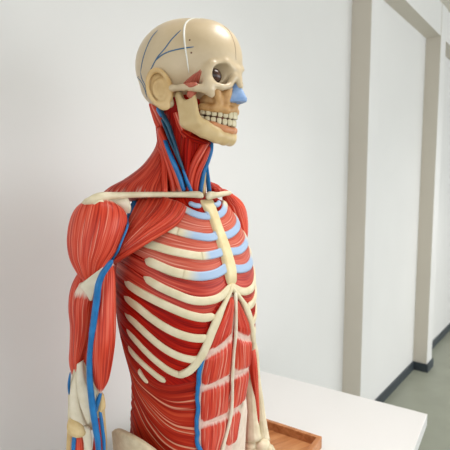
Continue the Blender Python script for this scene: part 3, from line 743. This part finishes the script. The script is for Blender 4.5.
def teeth(parent, zt, zb, yf, n, depth):
    # dental arch: x = a sin t, y along a parabola
    xs = np.linspace(-1, 1, n)
    for q in xs:
        t = q * 1.32
        x = 3.05 * math.sin(t) * (1.0); y = yf - 5.1 * (1 - math.cos(t)) ** 0.82 * 1.15
        dx = 3.05 * math.cos(t); y2 = yf - 5.1 * (1 - math.cos(t + .02)) ** 0.82 * 1.15 if t >= 0 else yf - 5.1 * (1 - math.cos(t - .02)) ** 0.82 * 1.15
        dy = (y2 - y) / .02 * (1 if t >= 0 else -1)
        k = math.hypot(dx, dy) or 1; ex = (dx / k, dy / k); ey = (-ex[1], ex[0])
        w = 0.40 if abs(q) < .3 else (0.41 if abs(q) < .6 else 0.47); dp = depth if abs(q) < .45 else depth * 1.6
        slope = (zt[1] - zt[0]) * abs(q) ** 1.5; slb = (zb[1] - zb[0]) * abs(q) ** 1.5
        top = zt[0] + slope; bot = zb[0] + slb; V = []
        prof = [(0.0, .70), (.15, .88), (.45, 1.0), (.8, 1.0), (.93, .85), (1.0, .5)]
        if zt[0] < zb[0]: pass
        for (a, s) in prof:
            z = top + (bot - top) * a
            for j in range(10):
                th = 2 * math.pi * j / 10; c, si = math.cos(th), math.sin(th)
                c = math.copysign(abs(c) ** .6, c); si = math.copysign(abs(si) ** .6, si)
                V.append(hd(x + ex[0] * w * s * c + ey[0] * dp * s * si, y + ex[1] * w * s * c + ey[1] * dp * s * si, z))
        m = len(prof); fs = grid_faces(m, 10, True); fs.append(tuple(range(10))); fs.append(tuple(reversed(range((m - 1) * 10, m * 10))))
        if bot < top: fs = [tuple(reversed(f)) for f in fs]
        mk('tooth', V, fs, M['tooth'], parent)
teeth(uj, (-7.7, -7.2), (-8.85, -8.05), 9.15, 14, 0.24)
teeth(mj, (-10.0, -9.1), (-8.95, -8.2), 8.95, 14, 0.22)
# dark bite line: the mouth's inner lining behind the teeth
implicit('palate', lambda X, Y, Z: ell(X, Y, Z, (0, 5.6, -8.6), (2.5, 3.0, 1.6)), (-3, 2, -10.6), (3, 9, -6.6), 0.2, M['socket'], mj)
def nose_fn(X, Y, Z):
    A = abs(X); h = np.clip(-2.5 - Z, 0.0, 4.0)
    tip = 9.55 + h * 0.56 - np.clip(h - 3.0, 0, 1) * 0.5; hw = 0.42 + h * 0.36; yy = np.clip((Y - 8.2) / (tip - 8.2), 0, 3)
    d = ((A / hw) ** 1.5 + yy ** 1.7 - 1) * hw * 0.55
    d = smax(d, -(Z + 6.15) , 0.35); d = smax(d, Z + 2.5, 0.3); d = np.maximum(d, 8.0 - Y)
    return smax(d, -ell(A, Y, Z, (.5, 9.7, -6.2), (.32, .6, .4)), .1)
implicit('nose_cartilage', nose_fn, (-2.6, 7.6, -7.4), (2.6, 11.9, -2.0), 0.12, M['nose'])
for sx in (-1, 1):
    implicit('eyeball', lambda X, Y, Z: ell(X, Y, Z, (3.7 * sx, 7.1, -2.3), (1.3, 1.3, 1.25)), (3.75 * sx - 1.6, 5.5, -3.8), (3.75 * sx + 1.6, 8.6, -.7), 0.14, M['eye'])
    implicit('eye_socket', lambda X, Y, Z: ell(X, Y, Z, (3.35 * sx, 6.35, -2.15), (1.45, .75, 1.35)), (3.35 * sx - 1.9, 5.2, -4), (3.35 * sx + 1.9, 7.5, -.4), 0.12, M['socket'])
def ear_fn(X, Y, Z):
    A = abs(X); u = Y + 1.0; v = Z + 3.9; uu = u + 0.16 * v; w = A - 7.4 + 0.36 * uu
    r = np.sqrt((uu / 1.75) ** 2 + (v / 2.75) ** 2) + 1e-6
    rim = np.sqrt(((r - 1) * 2.0) ** 2 + (w - .15) ** 2) - .34
    cut = np.where((uu > 0.9) & (v < 0.6) & (v > -1.2), 1.0, 0)
    plate = ell(uu, v, w, (0, 0, -.55), (1.85, 2.85, .42))
    d = smin(rim, plate, 0.25)
    anti = np.sqrt((np.sqrt(((uu - .15) / 1.0) ** 2 + ((v + .35) / 1.45) ** 2) - 1) ** 2 * 1.2 + (w - .05) ** 2) - .26
    d = smin(d, anti, 0.25)
    d = smax(d, -ell(uu, v, w, (.4, -.4, .3), (.85, 1.15, .9)), 0.2)
    d = smin(d, ell(uu, v, w, (.3, -2.9, -.1), (1.0, .8, .42)), 0.4)
    d = smin(d, ell(uu, v, w, (1.3, -.4, 0.0), (.5, .8, .45)), 0.3)
    d = smin(d, ell(A, Y, Z, (6.6, -.6, -4.4), (1.0, 1.5, 2.2)), .5)
    return d
def half(fn, s):
    return lambda X, Y, Z: np.maximum(fn(X, Y, Z), -s * X)
for sx in (-1, 1):
    lo = (5.0, -4.2, -8) if sx > 0 else (-9.4, -4.2, -8); hi = (9.4, 2.6, -.3) if sx > 0 else (-5.0, 2.6, -.3)
    implicit('ear', ear_fn, lo, hi, 0.13, M['ear'])
KB = bvh_of([cr])
# temporal muscle below and behind the orbit
sheet('temporal_muscle', KB, [[(182, 84), (187, 79), (193, 74), (198, 71), (202, 68)], [(186, 86), (191, 82), (196, 77), (200, 73)], [(189, 88), (194, 87), (199, 84), (201, 76), (202.5, 69)]], M['temporal'], h=0.003, nu=20, nv=14, edge=0.15)
tube3('temporal_tendon', [hd(-5.4, 4.2, -3.2), hd(-5.3, 4.1, -4.4), hd(-5.2, 3.4, -5.6)], [.009, .008, .006], M['temporal'])
# painted veins and seams on the skull
for p in ([(158, 30), (152, 37), (147, 47), (143, 59), (140.5, 72)], [(181, 30), (172, 39), (164.5, 49), (157, 58), (150, 71)], [(155, 61), (162, 55), (170, 51.3), (182, 48.5), (194, 46.8)],
          [(136, 77), (140, 80), (144, 87), (147, 97)], [(140.5, 72), (142, 79), (145, 85), (146.5, 92)]):
    ribbon('skull_vein', KB, p, 1.3, M['vein_paint'], thick=0.0005, lift=0.0002, ns=8)
ribbon('skull_seam', KB, [(200, 18.5), (194, 18.5), (188.5, 20.5), (185, 25), (184, 32), (184.6, 42), (186, 52), (187.5, 62), (189, 73)], [1.4, 1.8, 2, 2, 2, 1.8, 1.6, 1.4, 1.0], M['seam_white'], thick=0.001, lift=0.0003, ns=8)
ribbon('skull_seam', KB, [(224, 26), (229, 31), (233, 39), (235.3, 48), (236, 60)], 0.9, M['seam_grey'], thick=0.0005, lift=0.0002, ns=8)
for p in ((189.7, 40), (191.3, 52.7)):
    c, nr = cast(KB, *p); tube3('screw', [c - nr * .002, c + nr * .0009], [.0016, .0016], M['screw'], n=8)

# ------------------------------------------------------------ neck
def neck():
    lv = [(1.378, .052, .052), (1.40, .048, .050), (1.43, .043, .048), (1.46, .0415, .047), (1.50, .040, .046), (1.54, .041, .046), (1.575, .043, .046)]
    n, ns = 40, 56; P = np.array(lv); V = []; UV = []
    for i, z in enumerate(np.linspace(lv[0][0], lv[-1][0], n)):
        w = np.interp(z, P[:, 0], P[:, 1]); d = np.interp(z, P[:, 0], P[:, 2])
        k = (z - 1.378) / (1.575 - 1.378)
        bot = body(0, -.012, 0); top = HC + FH * 0.0 ; c = Vector((bot.x + (top.x - bot.x) * k, bot.y + (top.y - bot.y) * k, z))
        for j in range(ns):
            t = 2 * math.pi * j / ns; V.append(c + L * (w * math.cos(t)) + F * (d * math.sin(t))); UV.append((z, abs(t - math.pi) * .045))
    fs = grid_faces(n, ns, True); V.append(c); UV.append((0, 0))
    for j in range(ns): fs.append((len(V) - 1, (n - 1) * ns + j, (n - 1) * ns + (j + 1) % ns))
    return mk('neck_core', V, fs, M['muscle_deep'], root, UV, [0] * len(V))
nk = neck(); NB = bvh_of([nk])
# trapezius: from the skull base sloping to the shoulder
trap = lofted('trapezius_muscle', [(152, 98, 164, 104, .83, .6), (154.5, 115, 168, 120, .835, .7), (157, 130, 172, 132, .84, .8), (156.7, 142, 173, 146, .84, .9), (152.5, 153, 172, 158, .835, 1.0), (145, 164, 170, 168, .82, .9), (134, 174, 168, 178, .81, .7), (121, 183, 168, 186, .80, .5), (107, 190.5, 168, 193, .79, .4), (100, 196, 168, 199, .785, .35)], M['muscle_neck'], nu=44, ns=72, groove=0.006, seed=21,
              tend=lambda u, th: 0.45 * max(0, (u - .8) / .2))
NB2 = bvh_of([nk, trap])
def strand(name, path, w, mat='muscle_arm', th=0.005, lift=0.003, bv=None, tend=None):
    return ribbon(name, bv or NB2, path, w, M[mat], thick=th, lift=lift, tend=tend, round_ends=False)
te = lambda u, c: 0.6 * max(0, (u - .85) / .15)
strand('scalene_muscle', [(159, 125), (161, 145), (163.5, 165), (163.5, 180), (163, 193)], [4, 5, 6, 5.5, 5.5], th=.006)
strand('scalene_muscle', [(161, 125), (165, 145), (170, 165), (173, 180), (174.5, 193)], [5, 6, 6.5, 7, 7], th=.007, tend=te)
strand('neck_artery', [(165, 120), (172, 140), (179, 158), (184, 172), (187, 190)], [3, 3, 3, 3, 3], 'vein_dark', th=.004, lift=.004)
strand('sternocleidomastoid', [(154, 103), (158.5, 117), (164, 134), (170, 152), (176, 170), (181, 191)], [7, 10, 10, 9, 8, 7.5], th=.006, lift=.006, tend=te)
strand('jugular_vein', [(163, 107), (167.5, 115), (172.5, 126), (176.5, 140), (180, 155), (184.5, 172), (189.5, 191)], [4, 4.6, 4.0, 3.2, 2.8, 2.8, 3.4], 'vein_dark', th=.0045, lift=.009)
strand('jugular_vein', [(162.5, 106), (165, 110.5), (168, 116.5)], [4, 4.4, 3], 'vein', th=.0045, lift=.0108)
strand('neck_vein', [(169.5, 140), (172.5, 151), (176.5, 163), (180.5, 175), (183.5, 189)], [1.2, 3.6, 5, 5.2, 4.2], 'vein', th=.005, lift=.0105)
strand('neck_vein', [(183.5, 168), (186.5, 180), (190, 192)], [2.2, 3.6, 3.8], 'vein', th=.005, lift=.0115)
strand('digastric_muscle', [(177, 112), (181, 125), (186, 137)], [6, 7, 5], th=.005)
strand('sternohyoid_muscle', [(190, 128), (188, 145), (187, 160), (186, 175)], [6, 8, 7, 5], 'muscle_deep', th=.005)
strand('sternohyoid_muscle', [(205, 141), (199, 152), (193, 165), (189.5, 178), (188, 193)], [7, 8, 8, 8, 7], th=.006, lift=.004, tend=te)
strand('sternohyoid_muscle', [(207, 146), (203, 158), (198, 170), (195, 182), (194, 194)], [5, 6, 7, 7, 6], th=.006, lift=.003, tend=te)
strand('sternohyoid_muscle', [(183, 130), (190, 136), (198, 140), (206, 143)], [4, 6, 6, 5], 'muscle_deep', th=.006, lift=.004)
strand('front_vein', [(207, 140), (206.5, 150), (204, 160), (200, 173), (197.5, 192)], [2, 3, 3.2, 3, 3.6], 'vein', th=.0045, lift=.0085)
strand('front_vein', [(202.5, 163), (203.5, 175), (205, 192)], [2.6, 3.4, 3.6], 'vein', th=.0045, lift=.0085)
strand('windpipe', [(203, 165), (201.5, 180), (201, 195)], [2, 4, 5], 'condyle', th=.004, lift=.005)

# ------------------------------------------------------------ veins of shoulder and arm
AB2 = bvh_of([delt, brach, bic, tric, hum, t1, t2, cond, pec])
ribbon('cephalic_vein', AB2, [(136, 201), (132.5, 208), (128.5, 218), (125, 230), (119.5, 244), (114, 256), (109, 264)], [8, 6, 3.4, 2.2, 2, 3, 4.5], M['vein'], thick=0.002, lift=0.002, toward=0.003)
bvp = [(112.5, 260, .672, 4.5), (107.5, 267, .672, 6), (102, 275, .674, 6.5), (98.3, 286, .676, 7), (96.7, 300, .680, 7.2), (94.6, 315, .682, 7), (92.7, 330, .683, 7), (91, 346, .685, 6.6), (89.7, 362, .688, 6.6), (89.7, 378, .692, 6.4), (91, 394, .694, 6.6), (93.3, 412, .695, 7), (96, 430, .696, 6.6), (98.5, 450, .698, 6), (99, 500, .70, 5)]
tube3('brachial_vein', [at(a, b, c) for a, b, c, d in bvp], [d * c / FPX / 2 for a, b, c, d in bvp], M['vein'], n=70)
tube3('arm_vein', [at(101, 392, .708), at(98.6, 399, .708), at(96.8, 406, .709), at(96, 413, .71)], [.0022, .0038, .0034, .002], M['vein'])
tube3('arm_vein', [at(99.5, 409, .712), at(101, 418, .71), at(102.5, 430, .708), at(104, 445, .708), at(104, 480, .712)], [.002, .003, .003, .003, .002], M['vein'])
tube3('arm_vein', [at(70.2, 372, .722), at(69, 384, .722), at(69, 395, .724)], [.0012, .0024, .0012], M['vein'])
tube3('arm_vein', [at(75.5, 430, .712), at(74, 440, .708), at(73.5, 455, .708), at(74, 500, .714)], [.0025, .0036, .0036, .003], M['vein'])

# ------------------------------------------------------------ far arm
lofted('biceps_muscle', [(222, 215, 240, 215, .98, .8), (220, 240, 246, 240, .98, .8), (222, 270, 248, 270, .98, .8), (224, 300, 249, 300, .98, .8), (228, 330, 249.5, 330, .98, .7), (234, 350, 252, 350, .98, .6), (240, 365, 250, 365, .98, .6)], M['muscle_arm'], seed=31)
lofted('radius', [(240, 345, 252, 342, .955, .7), (242, 360, 254.5, 358, .952, .7), (243, 375, 255.5, 375, .95, .7), (244.5, 395, 257, 395, .948, .7), (245.5, 412, 257.5, 412, .946, .7), (245.5, 425, 259, 424, .944, .6), (244.5, 433, 260, 432, .942, .6), (244, 440, 262, 438, .942, .6)], M['bone'], groove=0.02)
lofted('ulna', [(249, 336, 254, 336, .965, .7), (252, 352, 258.5, 352, .965, .7), (254, 375, 260, 375, .962, .7), (256, 400, 263.5, 400, .96, .7), (257, 415, 265.5, 415, .957, .7), (258, 430, 268, 430, .955, .7), (258, 440, 270, 440, .952, .7)], M['bone'], groove=0.02)
lofted('forearm_muscle', [(247, 334, 250, 334, .952, .6), (247, 343, 254, 343, .945, .6), (247.5, 357, 256.5, 357, .94, .6), (250, 375, 258, 375, .938, .6), (253.5, 395, 258.8, 395, .943, .6), (256, 412, 259.5, 412, .943, .6), (257.8, 430, 259.2, 430, .944, .6)], M['muscle_arm'], groove=0.012, seed=33)
def knob(px, py, Y, r, sq=0.8):
    c = at(px, py, Y); V = []; ns = 20; m = 12
    for i in range(m + 1):
        a = math.pi * i / m
        for j in range(ns):
            t = 2 * math.pi * j / ns; k = 1 + 0.05 * math.sin(3 * t + i)
            V.append(c + Vector((math.cos(t) * math.sin(a) * r * k, math.sin(t) * math.sin(a) * r * k, math.cos(a) * r * sq)))
    fs = [tuple(reversed(f)) for f in grid_faces(m + 1, ns, True)]
    mk('wrist_bone', V, fs, M['bone'], root)
knob(250, 444, .945, .017, .75); knob(262, 444, .945, .019, .7); knob(269, 448, .94, .010, .7); knob(243.5, 448, .945, .012)
lofted('hand', [(243, 446, 273, 446, .945, .5), (243, 454, 276, 453, .945, .45), (246, 461, 276, 461, .945, .4), (250, 466, 272, 466, .945, .35)], M['bone'], groove=0.02)
